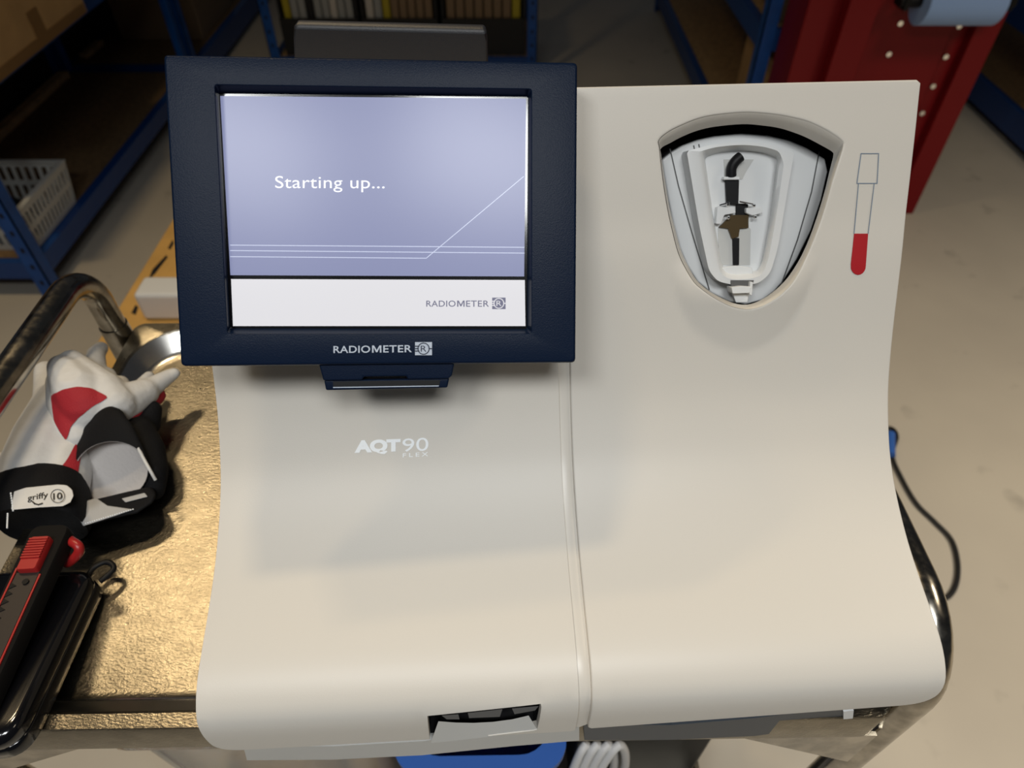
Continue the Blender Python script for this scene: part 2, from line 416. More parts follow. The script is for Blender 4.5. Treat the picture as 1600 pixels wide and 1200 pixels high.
rc = sheet(right_out, [hole], (min(us_)-.008, max(us_)+.008, s_top-.008, s_bot+SHIFT+.008), lipf)
COVR = link('right_cover', rc, M['cream'], AN, smooth=True)
sm = COVR.modifiers.new('solid', 'SOLIDIFY'); sm.thickness = 0.005; sm.offset = -1
bv = COVR.modifiers.new('bevel', 'BEVEL'); bv.width = 0.0015; bv.segments = 3; bv.limit_method = 'ANGLE'; bv.angle_limit = math.radians(55)
wn = COVR.modifiers.new('wn', 'WEIGHTED_NORMAL')
# port collar: from the panel edge in to the narrower throat, then the throat wall
def lp(u, s): return lipf(u, s + 1e-5)
pA, pB = SV(0, sh(1165, 200)), SV(0, sh(1165, 470)); tdir = (pB-pA).normalized(); pn = EX.cross(tdir).normalized()
if pn.dot(EYE-pA) < 0: pn = -pn
def Q(x, y, d): return PP(x, y, pA + pn*d, pn)
r_o = [SV(u, s, lp(u, s)) for u, s in hole]; r_i = [Q(x, y, -.010) for x, y in Iq]
rings = [r_o, [a.lerp(b, .10) + pn*.0006 for a, b in zip(r_o, r_i)], [a.lerp(b, .5) + pn*.0008 for a, b in zip(r_o, r_i)], r_i]
link('port_collar', MB().loft(rings, False, False), M['creamlip'], AN, smooth=True, angle=60)
rings = [r_i, [Q(1165+(x-1165)*1.02, y, -.038) for x, y in Iq]]
link('port_throat', MB().loft(rings, False, True), M['black'], AN, smooth=True, angle=60)
# seam core
mb = MB(); nS = 120
r0 = []
for i in range(nS + 1):
    s = min(sL1, sR0) * i / nS
    r0.append([SV(SEAM-.006, s, -.006), SV(SEAM-.006, s, -.0022), SV(SEAM-.0015, s, -.0016), SV(SEAM+.002, s, -.0026), SV(SEAM+.005, s, -.0035), SV(SEAM+.005, s, -.006)])
mb.loft(r0); link('seam_strip', mb, M['creamlip'], AN, smooth=True, angle=60)
# sides, back, base
def side_poly(u, ins):
    pts = [SV(u, SL[-1]*i/60, -ins) for i in range(0, 57)]
    pts += [DW(u, .17, -.490), DW(u, .60, -.490), DW(u, .60, -.33), DW(u, .47, -.222), DW(u, .436, -.190)]
    return pts
for a in (-.2285, .2225):
    link('side_panel', MB().prism(side_poly(a, .0062), side_poly(a+.006, .0062)), M['cream'], AN)
link('back_panel', MB().box((-.222, .594, -.490), (.222, .60, -.33), lambda p: DW(*p)), M['cream'], AN)
tb = MB().prism([DW(-.222, .436, -.188), DW(-.222, .60, -.33), DW(-.222, .60, -.336), DW(-.222, .43, -.194)], [DW(.222, .436, -.188), DW(.222, .60, -.33), DW(.222, .60, -.336), DW(.222, .43, -.194)])
link('top_panel', tb, M['cream'], AN)
link('base_plate', MB().box((-.215, .20, -.492), (.215, .60, -.480), lambda p: DW(*p)), M['slate'], AN)
# light strip under the left cover, dark strip under the right
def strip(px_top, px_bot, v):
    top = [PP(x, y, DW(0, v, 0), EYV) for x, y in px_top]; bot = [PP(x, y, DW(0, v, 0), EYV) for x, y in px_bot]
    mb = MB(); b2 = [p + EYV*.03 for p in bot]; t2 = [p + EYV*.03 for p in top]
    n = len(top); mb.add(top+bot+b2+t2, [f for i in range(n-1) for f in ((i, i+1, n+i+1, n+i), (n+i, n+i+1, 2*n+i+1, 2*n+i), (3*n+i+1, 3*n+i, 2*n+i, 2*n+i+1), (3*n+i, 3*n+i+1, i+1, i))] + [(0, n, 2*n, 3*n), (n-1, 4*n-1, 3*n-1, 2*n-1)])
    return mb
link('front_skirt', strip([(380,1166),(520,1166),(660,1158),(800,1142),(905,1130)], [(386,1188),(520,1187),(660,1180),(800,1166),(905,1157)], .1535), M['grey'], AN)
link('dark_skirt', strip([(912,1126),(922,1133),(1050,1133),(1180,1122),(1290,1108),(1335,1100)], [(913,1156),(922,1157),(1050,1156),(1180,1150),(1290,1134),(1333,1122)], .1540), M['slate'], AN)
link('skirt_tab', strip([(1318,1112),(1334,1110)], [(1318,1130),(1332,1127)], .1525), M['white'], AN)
for u in (-.19, .19):
    for v in (.25, .54):
        link('foot', MB().tube([DW(u, v, .8805-CAM_Z), DW(u, v, -.490)], .012), M['black'], AN, smooth=True)
# slot under the left cover: dark box, tongue, teeth
S4 = slot; slotbox = MB()
slotbox.loft([[SV(u, s, -.006) for u, s in slot_r], [SV(u, s, -.030) for u, s in slot_r]], False, True)
SB = link('paper_slot', slotbox, M['black'], AN)
def SH(x, y, d):
    u, s = hit(x, y); return SV(u, s, d)
top = [(685,1127),(712,1129),(740,1129.5),(770,1128),(800,1124),(826,1118)]; bot = [(673,1161),(705,1158),(740,1154),(772,1150),(806,1146),(840,1141)]
n = len(top)
def RB(x, y, l):
    p = SF0(x, y); return p + ray(x, y).normalized()*l
def SF0(x, y): u, s = hit(x, y); return SV(u, s, 0)
mb = MB().add([RB(x, y, .011) for x, y in top] + [RB(x, y, .001) for x, y in bot], [(i, i+1, n+i+1, n+i) for i in range(n-1)])
link('slot_tongue', mb, M['grey'], SB, smooth=True)
mb = MB()
for q in ([(690,1118),(716,1116),(718,1124),(698,1124)], [(731,1114),(785,1108),(781,1120),(733,1122)], [(800,1107),(842,1103),(836,1110),(804,1116)]):
    mb.prism([RB(x, y, .016) for x, y in q], [RB(x, y, .012) for x, y in q])
link('slot_teeth', mb, M['midgrey'], SB)
# test tube symbol
def SF(x, y): u, s = hit(x, y); return SV(u, s, .0004)
mb = MB(); ribbon(mb, [(1345,240),(1372.5,240),(1370,286.5),(1338.5,286.5)], 1.3, SF, True)
arc = [(1342 - 12 + 12, 0)]
ribbon(mb, [(1341,287),(1334,365)], 1.2, SF); ribbon(mb, [(1365.5,287),(1356,365)], 1.2, SF)
link('tube_symbol', mb, M['ink_g'], AN)
fill_px = [(1334,365),(1356,365),(1352.5,414)] + [(1340.5+12*math.cos(a), 415+14.5*math.sin(a)) for a in [math.pi*k/10 for k in range(1, 10)]] + [(1329,412)]
mb = MB().add([SF(*p) for p in fill_px], [tuple(range(len(fill_px)))])
link('tube_symbol_fill', mb, M['redp'], AN)
# lettering
mb = MB(); put_text(mb, 'AQT', (554,711), (626,708.5), (554,688), SF, 0.06, 1.0)
put_text(mb, '90', (629,706), (669.5,704), (629,685.5), SF, 0.0)
put_text(mb, 'FLEX', (629.5,714.5), (669,712.5), (629.5,708.3), SF, 0.004, 1.5)
link('product_lettering', mb, M['ink_w'], AN)

# ---- sample port innards, on a plane parallel to the panel
def slab(mb, px, d0, d1):
    t = [Q(x, y, d1) for x, y in px]; mb.prism([p - pn*(d1-d0) for p in t], t)
drum_px = [(1034,250),(1048,238),(1066,227),(1090,218),(1117,212),(1160,208),(1200,211),(1235,219),(1262,231),(1290,248),(1294,268),(1284,312),(1268,360),(1246,405),(1224,440),(1210,456),(1192,469),(1165,476),(1140,472),(1112,458),(1090,440),(1074,415),(1062,388),(1052,350),(1044,310),(1038,275)]
mb = MB(); slab(mb, drum_px, -.036, -.0262)
DR = link('sample_drum', mb, M['white'], AN, bevel=0.0015)
mb = MB(); ribbon(mb, [(1047,233),(1060,290),(1080,360),(1108,452)], 2.0, lambda x, y: Q(x, y, -.0260))
link('drum_groove', mb, M['midgrey'], DR); mb = MB(); ribbon(mb, [(1280,237),(1268,300),(1246,375),(1218,452)], 2.0, lambda x, y: Q(x, y, -.0260))
link('drum_groove', mb, M['midgrey'], DR); mb = MB(); ribbon(mb, [(1084,228),(1086,238)], 2, lambda x, y: Q(x, y, -.0260)); link('drum_groove', mb, M['midgrey'], DR); mb = MB(); ribbon(mb, [(1092,226),(1094,237)], 2, lambda x, y: Q(x, y, -.0260))
link('drum_groove', mb, M['midgrey'], DR)
outer = round_poly([(1073,236),(1110,226),(1160,221),(1205,225),(1241,237),(1215,390),(1203,428),(1185,443),(1150,446),(1122,440),(1108,424),(1092,350)], [4,8,14,8,4,20,10,8,8,8,10,20])
inner = round_poly([(1097,240),(1120,232),(1160,228),(1195,232),(1219,241),(1207,340),(1193,415),(1184,430),(1150,433),(1133,430),(1125,418),(1110,330)], [6,8,14,8,6,20,10,6,8,6,8,20])
no = 120; outer = resample(outer, no); inner = resample(inner, no)
# align start
j0 = min(range(no), key=lambda j: math.hypot(inner[j][0]-outer[0][0], inner[j][1]-outer[0][1])); inner = inner[j0:] + inner[:j0]
mid = [(a[0]*.35+b[0]*.65, a[1]*.35+b[1]*.65) for a, b in zip(outer, inner)]
t = [Q(x, y, -.013) for x, y in outer]
mb = MB().loft([[p - pn*.0128 for p in t], t, [Q(x, y, -.0125) for x, y in mid], [Q(x, y, -.015) for x, y in inner], [Q(x*.93+1158*.07, y*.93+330*.07, -.0235) for x, y in inner]], False, True)
HO = link('tube_holder', mb, M['white'], DR, smooth=True, angle=50)
D0 = -.0234
mb = MB(); slab(mb, [(1131,249),(1178,249),(1166,268),(1160,280),(1132,280)], D0, D0+.0004); link('pocket_recess', mb, M['grey'], DR); mb = MB(); slab(mb, [(1122,357),(1134,352),(1166,352),(1173,358),(1172,414),(1124,414)], D0, D0+.0005)
link('pocket_recess', mb, M['grey'], DR)
mb = MB(); mb.tube(bezier([Q(1158,244,D0+.004), Q(1149,252,D0+.004), Q(1143,263,D0+.0035), Q(1142.5,276,D0+.003)], 5), .0034, 12)
slab(mb, [(1134,281),(1155,281),(1154,320),(1136,319)], D0+.0005, D0+.003)
slab(mb, [(1150,318),(1169,318),(1170,356),(1150,356)], D0+.0005, D0+.0016)
slab(mb, [(1145,372),(1155.5,372),(1155,414),(1146,414)], D0+.0005, D0+.0022)
link('probe_arm', mb, M['black'], DR, bevel=0.0004)
mb = MB(); slab(mb, [(1143,336),(1170,336),(1169,356),(1156,357),(1154,370),(1144,373),(1138,357),(1124,355)], D0+.0005, D0+.0024)
link('amber_window', mb, M['amber'], DR)
mb = MB(); slab(mb, round_poly([(1131,276),(1156,276),(1156,281),(1131,281)], 2), D0, D0+.005)
link('tube_clip', mb, M['white'], DR, bevel=0.0006)
for q, r_, d_ in (([(1121,323),(1148,324),(1150,333),(1132,336),(1127,350),(1119,350)], 2, .005), ([(1166,325),(1190,324),(1192,333),(1176,337),(1166,333)], 2, .005), ([(1127,418),(1150,415),(1176,418),(1176,434),(1130,435)], 3, .004)):
    mb = MB(); slab(mb, round_poly(q, r_), D0, D0+d_); link('tube_clip', mb, M['white'], DR, bevel=0.0006)
mb = MB()
for x, y in ((1137,320),(1178,321),(1138,340),(1180,339)): mb.ball(Q(x, y, D0+.0055), .0013, 10)
mb.tube([Q(1124,321,D0+.0052), Q(1140,316,D0+.0052)], .0006, 8); mb.tube([Q(1156,315,D0+.0052), Q(1176,319,D0+.0052)], .0006, 8)
link('clip_pin', mb, M['chrome'], DR, smooth=True)
mb = MB(); slab(mb, round_poly([(1143,449),(1158,447),(1174,448),(1172,458),(1145,459)], 2), -.018, -.008)
slab(mb, [(1172,440),(1177,441),(1175,462),(1171,460)], -.018, -.009); slab(mb, [(1145,459),(1171,459),(1168,473),(1150,473)], -.018, -.0145)
link('port_latch', mb, M['white'], DR, bevel=0.0006)
mb = MB(); slab(mb, [(1142,438),(1178,438),(1174,450),(1143,453)], -.0175, -.0118)
link('latch_gap', mb, M['midgrey'], DR)

# ------------------------------------------------------------------ monitor
def c2w(v): return (RT*v[0] - UP*v[1] + FW*v[2]).normalized()
mr = c2w((13400, -250, 1085)); md = c2w((40, 10000, 1085)); md = (md - mr*md.dot(mr)).normalized(); mn = mr.cross(md).normalized()
if mn.dot(FW) > 0: mn = -mn
MC = EYE + ray(590, 330)*0.388
def MP(x, y, d=0.0): return PP(x, y, MC + mn*d, mn)
def MPX(d): return lambda x, y: MP(x, y, d)
def quad(px, r, n=6): return round_poly(px, r, n)
out_f = quad([(255,85),(903,97),(900,567),(282,573)], 7)
N0 = len(out_f)
def shrink(px, k):
    cx = sum(p[0] for p in px)/len(px); cy = sum(p[1] for p in px)/len(px)
    return [(x + (k if x < cx else -k), y + (k if y < cy else -k)) for x, y in px]
open_f = quad([(336,133),(830,140),(830,521),(356,521)], 5); open_b = quad([(342,146),(825,151),(823,514),(360,513)], 3)
F0 = [MP(x, y, 0) for x, y in out_f]
mb = MB()
rings = [[p - mn*.030 + (MC - p)*.08 for p in F0], [p - mn*.024 for p in F0], [p - mn*.0025 for p in F0],
         [MP(x, y, -.0007) for x, y in shrink(out_f, 1.5)], [MP(x, y, 0) for x, y in shrink(out_f, 4.5)],
         [MP(x, y, 0) for x, y in shrink(open_f, -2)], [MP(x, y, -.0012) for x, y in open_f], [MP(x, y, -.0085) for x, y in open_b]]
mb.loft(rings, True, False)
MON = link('monitor', mb, M['navy'], AN, smooth=True, angle=180); MON.modifiers.new('wn', 'WEIGHTED_NORMAL')
scr_px = [(338,140),(830,145),(829,519),(355,519)]
mb = MB().add([MP(x, y, -.0086) for x, y in scr_px], [(0,1,2,3)]); link('screen_surround', mb, M['gloss'], MON)
mb = MB().add([MP(x, y, -.0080) for x, y in [(344,150),(822,154),(819,432),(360,430)]], [(0,1,2,3)]); link('display', mb, M['lcd'], MON)
mb = MB().add([MP(x, y, -.0080) for x, y in [(361,436),(820,437.5),(821,509.5),(364,509.5)]], [(0,1,2,3)]); link('display_footer', mb, M['lcdw'], MON)
SD = MPX(-.0077)
mb = MB(); put_text(mb, 'Starting up...', (430,300), (601,300.5), (430,275), SD, 0.0, 1.03)
link('display_text', mb, M['lcdt'], MON)
mb = MB()
ribbon(mb, [(360,383),(819,386.5)], 1.2, SD); ribbon(mb, [(360,391.5),(819,395.5)], 1.2, SD); ribbon(mb, [(360,401),(666,403.5),(818,276)], 1.2, SD)
link('display_line', mb, M['lcdl'], MON)
def logo(mb_sq, mb_dk, x0, y0, x1, y1, fn0, fn1):
    mb_sq.add([fn0(x, y) for x, y in ((x0,y0),(x1,y0),(x1,y1),(x0,y1))], [(0,1,2,3)])
    cx, cy, r = (x0+x1)/2, (y0+y1)/2, (y1-y0)*.41; w_ = (y1-y0)*.055
    n = 36; a = [(cx+(r+w_)*math.cos(2*math.pi*k/n), cy+(r+w_)*math.sin(2*math.pi*k/n)) for k in range(n)]; b = [(cx+(r-w_*.4)*math.cos(2*math.pi*k/n), cy+(r-w_*.4)*math.sin(2*math.pi*k/n)) for k in range(n)]
    mb_dk.add([fn1(*p) for p in a+b], [(k, (k+1) % n, n+(k+1) % n, n+k) for k in range(n)])
    for q in (-.28, 0, .28): ribbon(mb_dk, [(x0, cy+q*r*1.6), (cx-r*(.98 if q == 0 else .85), cy+q*r*1.6)], w_*1.6, fn1)
    ribbon(mb_dk, [(cx+r, cy), (x1, cy)], w_*1.6, fn1)
    put_text(mb_dk, 'R', (cx-r*.52, cy+r*.55), (cx+r*.55, cy+r*.55), (cx-r*.52, cy-r*.55), fn1, 0.0)
wd = MB(); put_maker(wd, (666,479.3), (764,479.3), (666,469.6), SD, 0.008)
sq = MB(); dk = MB(); logo(sq, dk, 769, 465, 790, 483, SD, MPX(-.0074)); wd.add(sq.v, sq.f)
link('display_logo', wd, M['lcdg'], MON); link('display_logo_mark', dk, M['lcdw'], MON)
B0 = MPX(.0003)
wd = MB(); put_maker(wd, (521,551.8), (643.5,550.3), (521,540.6), B0, 0.014)
sq = MB(); dk = MB(); logo(sq, dk, 648.5, 534.5, 675, 555, B0, MPX(.0006)); wd.add(sq.v, sq.f)
link('bezel_lettering', wd, M['ink_s'], MON); link('bezel_logo_mark', dk, M['ink_n'], MON)
# reader under the bezel
def mprism(mb, px, d0, d1):
    t_ = [MP(x, y, d1) for x, y in px]; mb.prism([p - mn*(d1-d0) for p in t_], t_)
mb = MB(); mprism(mb, [(497,566),(711,564),(706,588),(700,592),(637,593),(635,588),(568,589),(566,594),(505,595)], -.024, -.004)
RD = link('card_reader', mb, M['navy'], AN, bevel=0.0015)
mb = MB(); mprism(mb, [(506,594),(702,591),(699,606),(509,610)], -.024, -.006); link('reader_lip', mb, M['navy'], RD, bevel=0.001)
mb = MB(); mprism(mb, [(520,596),(688,594),(686,603),(521,605)], -.02, -.0057); link('reader_slot', mb, M['black'], RD)
mb = MB(); ribbon(mb, [(521,605.5),(685,603)], 1.5, MPX(-.0055)); link('reader_edge', mb, M['ink_s'], RD)
# arm behind the monitor and rounded housing above it
def MB3(a, b, c): return MC + mr*a - md*b + mn*c
mb = MB().box((-.05, -.06, -.10), (.05, .06, -.03), lambda p: MB3(*p)); link('monitor_arm', mb, M['slate'], AN, bevel=0.004)
pf = []
for k in range(13):
    a = math.pi*(0.0 + k/12*0.72); pf.append((.043 + .016*math.cos(math.pi-a)*-1, .0))
Yb = .485
hp = [PY(457, 96, Yb), PY(457, 60, Yb), PY(458, 46, Yb), PY(461, 40, Yb)]; hq = [PY(761, 96, Yb), PY(761, 66, Yb), PY(761, 54, Yb), PY(759, 48, Yb)]
low = Vector((0, 0, -.05)); back = Vector((0, .05, 0))
def hring(P):
    return [P[0]+low, P[0], P[1], P[2], P[3], P[3]+Vector((0, .006, .002)), P[3]+Vector((0,.03,0.0))-Vector((0,0,.012)), P[0]+low+Vector((0,.03,0))]
mb = MB().loft([hring(hp), hring(hq)]); link('rear_housing', mb, M['charcoal'], AN, bevel=0.003)

# ------------------------------------------------------------------ trolley
TY = math.radians(0.84); TC = Vector((-.0735, .3685, 0))
def TW(x, y, z): return TC + Vector((x*math.cos(TY)-y*math.sin(TY), x*math.sin(TY)+y*math.cos(TY), z))
TR = thing('trolley', 'stainless steel trolley with tubular handles, standing under the analyzer', 'trolley', TC, TY)
HX, HYY = .3315, .2085
def rr(ins, r, z, n=10, hx=HX, hy=HYY):
    out = []; a, b = hx-ins, hy-ins; r = max(r, .001)
    for (sx, sy, a0) in ((1,1,0),(-1,1,90),(-1,-1,180),(1,-1,270)):
        for k in range(n+1):
            t_ = math.radians(a0 + 90*k/n); out.append(TW(sx*(a-r)+r*math.cos(t_), sy*(b-r)+r*math.sin(t_), z))
    return out
mb = MB().loft([rr(.010,.012,.862), rr(0,.012,.862), rr(0,.012,TZ-.002), rr(.001,.012,TZ), rr(.0105,.050,TZ), rr(.0125,.049,TZ-.0015), rr(.024,.042,.8835), rr(.028,.040,.8805), rr(.034,.036,.880)], False, True)
nring = 44
TRAY = link('tray', mb, M['tray'], TR, smooth=True, angle=32, mats=[M['tray'], M['rimsteel']])
for p in TRAY.data.polygons:
    if 6*nring > p.index >= 5*nring or 7*nring > p.index >= 6*nring: p.material_index = 1
mb = MB().loft([rr(0,.02,.30), rr(0,.02,.335), rr(.006,.03,.335), rr(.010,.03,.315), rr(.02,.03,.31)], True, True); link('lower_shelf', mb, M['tray'], TR, smooth=True, angle=32)
TX = .345; YF, YBk = -.196, .182; HZ = .975
for sx in (-1, 1):
    x, HZ, YBk, rb = (-.345, .986, .192, .045) if sx < 0 else (.3445, .967, .182, .055); pts = [TW(x, YF, .10), TW(x, YF, HZ-rb)]
    for k in range(1, 11):
        a = math.pi/2*k/10; pts.append(TW(x, YF+rb*(1-math.cos(a)), HZ-rb+rb*math.sin(a)))
    for k in range(0, 11):
        a = math.pi/2*(1-k/10); pts.append(TW(x, YBk-rb*(1-math.cos(a)), HZ-rb+rb*math.sin(a)))
    pts += [TW(x, YBk, .10)]
    link('end_frame', MB().tube(pts, .0128, 24), M['tube'], TR, smooth=True, angle=60)
    for yy in (YBk,): link('post_collar', MB().tube([TW(x, yy, .862), TW(x, yy, .912)], .0142, 24), M['tube'], TR, smooth=True, angle=60)
    for yy in (-.2078, YBk-.004):
        mb = MB().prism([TW(x-sx*.012, yy, .8615), TW(x-sx*.11, yy, .8615), TW(x-sx*.012, yy, .80)], [TW(x-sx*.012, yy+.003, .8615), TW(x-sx*.11, yy+.003, .8615), TW(x-sx*.012, yy+.003, .80)])
        link('corner_gusset', mb, M['tube'], TR)
    for yy in (YF, YBk):
        mb = MB().tube([TW(x-.012, yy, .05), TW(x+.012, yy, .05)], .05, 28).tube([TW(x, yy, .05), TW(x, yy, .105)], .008, 12)
        link('caster', mb, M['cable'], TR, smooth=True, angle=40)

# things on the lower shelf
def open_bin(name, label, cat, x0, x1, y0, y1, z0, z1, th, m, flare=.02, grp=None):
    o = thing(name, label, cat, TW((x0+x1)/2, (y0+y1)/2, z0), TY)
    def ring(e, z, r=.03):
        out = []; cx, cy, a, b = (x0+x1)/2, (y0+y1)/2, (x1-x0)/2+e, (y1-y0)/2+e
        for (sx, sy, a0) in ((1,1,0),(-1,1,90),(-1,-1,180),(1,-1,270)):
            for k in range(7):
                t_ = math.radians(a0+15*k); out.append(TW(cx+sx*(a-r)+r*math.cos(t_), cy+sy*(b-r)+r*math.sin(t_), z))
        return out
    mb = MB().loft([ring(-flare, z0), ring(0, z1-.012), ring(.010, z1-.012), ring(.010, z1), ring(-th, z1), ring(-flare-th, z0+th)], True, True)
    link('bin_body', mb, m, o, smooth=True, angle=40); return o
open_bin('plastic_box', 'clear plastic box with brown pieces on lower trolley shelf, left of the blue bin', 'box', -.29, -.06, -.16, .12, .316, .74, .003, M['clear'], .01)
for i, (px, py) in enumerate(((-.22, -.10), (-.16, -.12), (-.10, -.09), (-.19, -.05), (-.13, -.03))):
    z0 = .322; mb = MB().box((px-.022, py-.018, z0), (px+.022, py+.018, z0+.34), lambda p: TW(*p))
    tag(link('wood_block', mb, M['wood'], origin=TW(px, py, z0), bevel=.004), ['brown wooden block standing in the clear box, second from its left wall', 'brown wooden block at the front middle of the clear box', 'brown wooden block at the right wall of the clear box', 'brown wooden block behind the others in the clear box, left side', 'brown wooden block behind the others in the clear box, right side'][i], 'block', 'wooden blocks in the clear box')
open_bin('blue_bin', 'bright blue open plastic bin on lower trolley shelf under the analyzer', 'bin', -.035, .115, -.165, .10, .316, .66, .006, M['bluebin'], .012)
mb = MB().box((.225, -.17, .3155), (.305, .12, .56), lambda p: TW(*p)); mb = MB().box((.15, -.10, .3155), (.315, .14, .55), lambda p: TW(*p))
tag(link('black_case', mb, M['black'], origin=TW(.23, .02, .3155), bevel=.008), 'black box standing on the lower trolley shelf beside white cables', 'box')
o = thing('cable_bundle', 'bundle of white cables on lower shelf between blue bin and black box', 'cable bundle', TW(.15, -.14, .3155), TY)
for k in range(4):
    dx = k*.012; pts = bezier([TW(.130+dx*.5, -.13, .322), TW(.142+dx, -.15-.004*k, .42), TW(.135+dx*.8, -.15, .52), TW(.150+dx, -.13, .585), TW(.165+dx*1.1, -.125, .50), TW(.172+dx, -.12, .322)], 8)
    link('cable', MB().tube(pts, .0048, 10), M['wcable'], o, smooth=True)

# ------------------------------------------------------------------ black case, knife, red ring on the tray
A_, B_ = Vector((-.3225, .262, 0)), Vector((-.3125, .150, 0)); ax = (A_-B_).normalized(); sd = Vector((ax.y, -ax.x, 0))
def CW(a, b, z):  # a along the case from its front, b to the right of its right edge, z above the sloping underside
    zb = .9008 - min(max(a, 0), .13)/.13*.0198
    p = B_ + ax*a + sd*b; return Vector((p.x, p.y, zb + z))
case_ol = round_poly([(-.010, -.088), (-.010, 0), (.122, 0), (.128, -.080)], [.016, .018, .014, .008], 8)
def cring(k, z): return [CW(a + (k if a < .06 else -k), b + (k if b < -.045 else -k), z) for a, b in case_ol]
CA = thing('knife_case', 'glossy black hard case with rounded corners lying on the tray under the knife', 'case', CW(.06, -.04, 0))
link('case_body', MB().loft([cring(.003, 0), cring(0, .003), cring(0, .014), cring(.0008, .015)]), M['gloss'], CA, smooth=True, angle=50)
link('case_lid', MB().loft([cring(.0008, .0151), cring(.0002, .0165), cring(.0004, .024), cring(.0035, .0275), cring(.006, .028)]), M['gloss'], CA, smooth=True, angle=50)
link('case_loop', MB().tube(bezier([CW(.119, -.012, .012), CW(.131, -.010, .014), CW(.136, -.001, .014), CW(.130, .006, .013), CW(.119, -.001, .012)], 6), .0022, 10), M['black'], CA, smooth=True)
# knife: long axis found from the red guide lines, lying on the lid
KZ = .94
k0 = PZ(70, 842, KZ); k1 = PZ(-8, 1010, KZ); kd = (k0-k1).normalized(); ks = Vector((kd.y, -kd.x, 0)).normalized()
def KW(a, b, c): # a from rear end forwards(down the photo), b right, c up
    p = k0 - kd*a + ks*b; return Vector((p.x, p.y, KZ - .012 + c)) 
def kz(a, b): return 0
KN = thing('utility_knife', 'black snap-off utility knife with ribbed red slider lying on the black case', 'knife', KW(.06, 0, 0))
kol = round_poly([(-.012, -.015), (-.012, .015), (.135, .0125), (.135, -.0125)], [.008, .008, .004, .004])
link('knife_body', MB().loft([[KW(a, b, 0) for a, b in kol], [KW(a, b, .010) for a, b in kol], [KW(a*.99, b*.9, .012) for a, b in kol]]), M['rubber'], KN, smooth=True, angle=45)
link('blade_track', MB().box((.028, -.0085, .0118), (.133, .0075, .0126), lambda p: KW(*p)), M['dksteel'], KN)
mb = MB().box((.024, -.0105, .0118), (.133, -.0092, .0130), lambda p: KW(*p)).box((.030, .0082, .0118), (.133, .0094, .0130), lambda p: KW(*p)); link('red_guide', mb, M['redplastic'], KN)
mb = MB()
for k in range(16):
    a = .036 + k*.006; mb.prism([KW(a, -.0086, .0127), KW(a+.005, -.0086, .0127), KW(a+.0025, -.0042, .0127)], [KW(a, -.0086, .0132), KW(a+.005, -.0086, .0132), KW(a+.0025, -.0042, .0132)])
mb.tube([KW(.036, .0015, .0126), KW(.036, .0015, .0140)], .0022, 12)
link('ratchet_teeth', mb, M['black'], KN)
mb = MB(); sl = round_poly([(.001, -.0070), (.001, .0072), (.0285, .0072), (.0285, -.0070)], .002)
mb.loft([[KW(a, b, .012) for a, b in sl], [KW(a, b, .0165) for a, b in sl], [KW(a*.97+.0005, b*.9, .0178) for a, b in sl]])
for k in range(8): mb.box((.003+k*.0022, -.0066, .0175), (.0042+k*.0022, .0068, .0190), lambda p: KW(*p))
link('slider', mb, M['redplastic'], KN, smooth=True, angle=35)
R = lambda x, y, z: PZ(x, y, z)
mb = MB().tube(bezier([R(103,838,.925), R(112,846,.932), R(122,853,.932), R(123,863,.928), R(114,874,.922), R(104,879,.918), R(101,862,.920), R(103,838,.925)], 6), .0036, 12)
mb.prism([R(103,842,.914), R(113,850,.914), R(107,872,.914), R(101,876,.914)], [R(103,842,.922), R(113,850,.922), R(107,872,.922), R(101,876,.922)])
tag(link('red_clip', mb, M['redplastic'], origin=R(110,860,.912), smooth=True, angle=45), 'small red plastic clip with a loop beside the knife slider, against the black cuff', 'clip')

# ------------------------------------------------------------------ gloves
ZT = .880
def solid_blob(caps, voxel=.0030, smooth=6):
    """a continuous skin over tapered, jointed limbs: caps are chains of (photo x, photo y, height over the tray, radius, flatten)"""
    mb = MB()
    for ch in caps:
        P = [PZ(x, y, ZT + z) for x, y, z, r in ch]; R_ = [c[3] for c in ch]
        for i in range(len(P)):
            mb.ball(P[i], R_[i], 14)
            if i:
                n_ = 7
                for k in range(1, n_):
                    t_ = k/n_; mb.ball(P[i-1].lerp(P[i], t_), R_[i-1]*(1-t_)+R_[i]*t_, 14)
    me = bpy.data.meshes.new('b'); me.from_pydata(mb.v, [], mb.f)
    o = bpy.data.objects.new('b', me); COL.objects.link(o)
    r = o.modifiers.new('r', 'REMESH'); r.mode = 'VOXEL'; r.voxel_size = voxel
    s_ = o.modifiers.new('s', 'SMOOTH'); s_.factor = .5; s_.iterations = smooth
    bpy.context.view_layer.update(); vs, fs = evaluated(o)
    bpy.data.objects.remove(o); bpy.data.meshes.remove(me)
    b = MB(); b.v = [Vector((v.x, v.y, max(v.z, ZT+.0005))) for v in vs]; b.f = fs; return b
def to_px(p):
    d = p - EYE; z = d.dot(FW); return (800 + FPX*d.dot(RT)/z, 600 - FPX*d.dot(UP)/z)
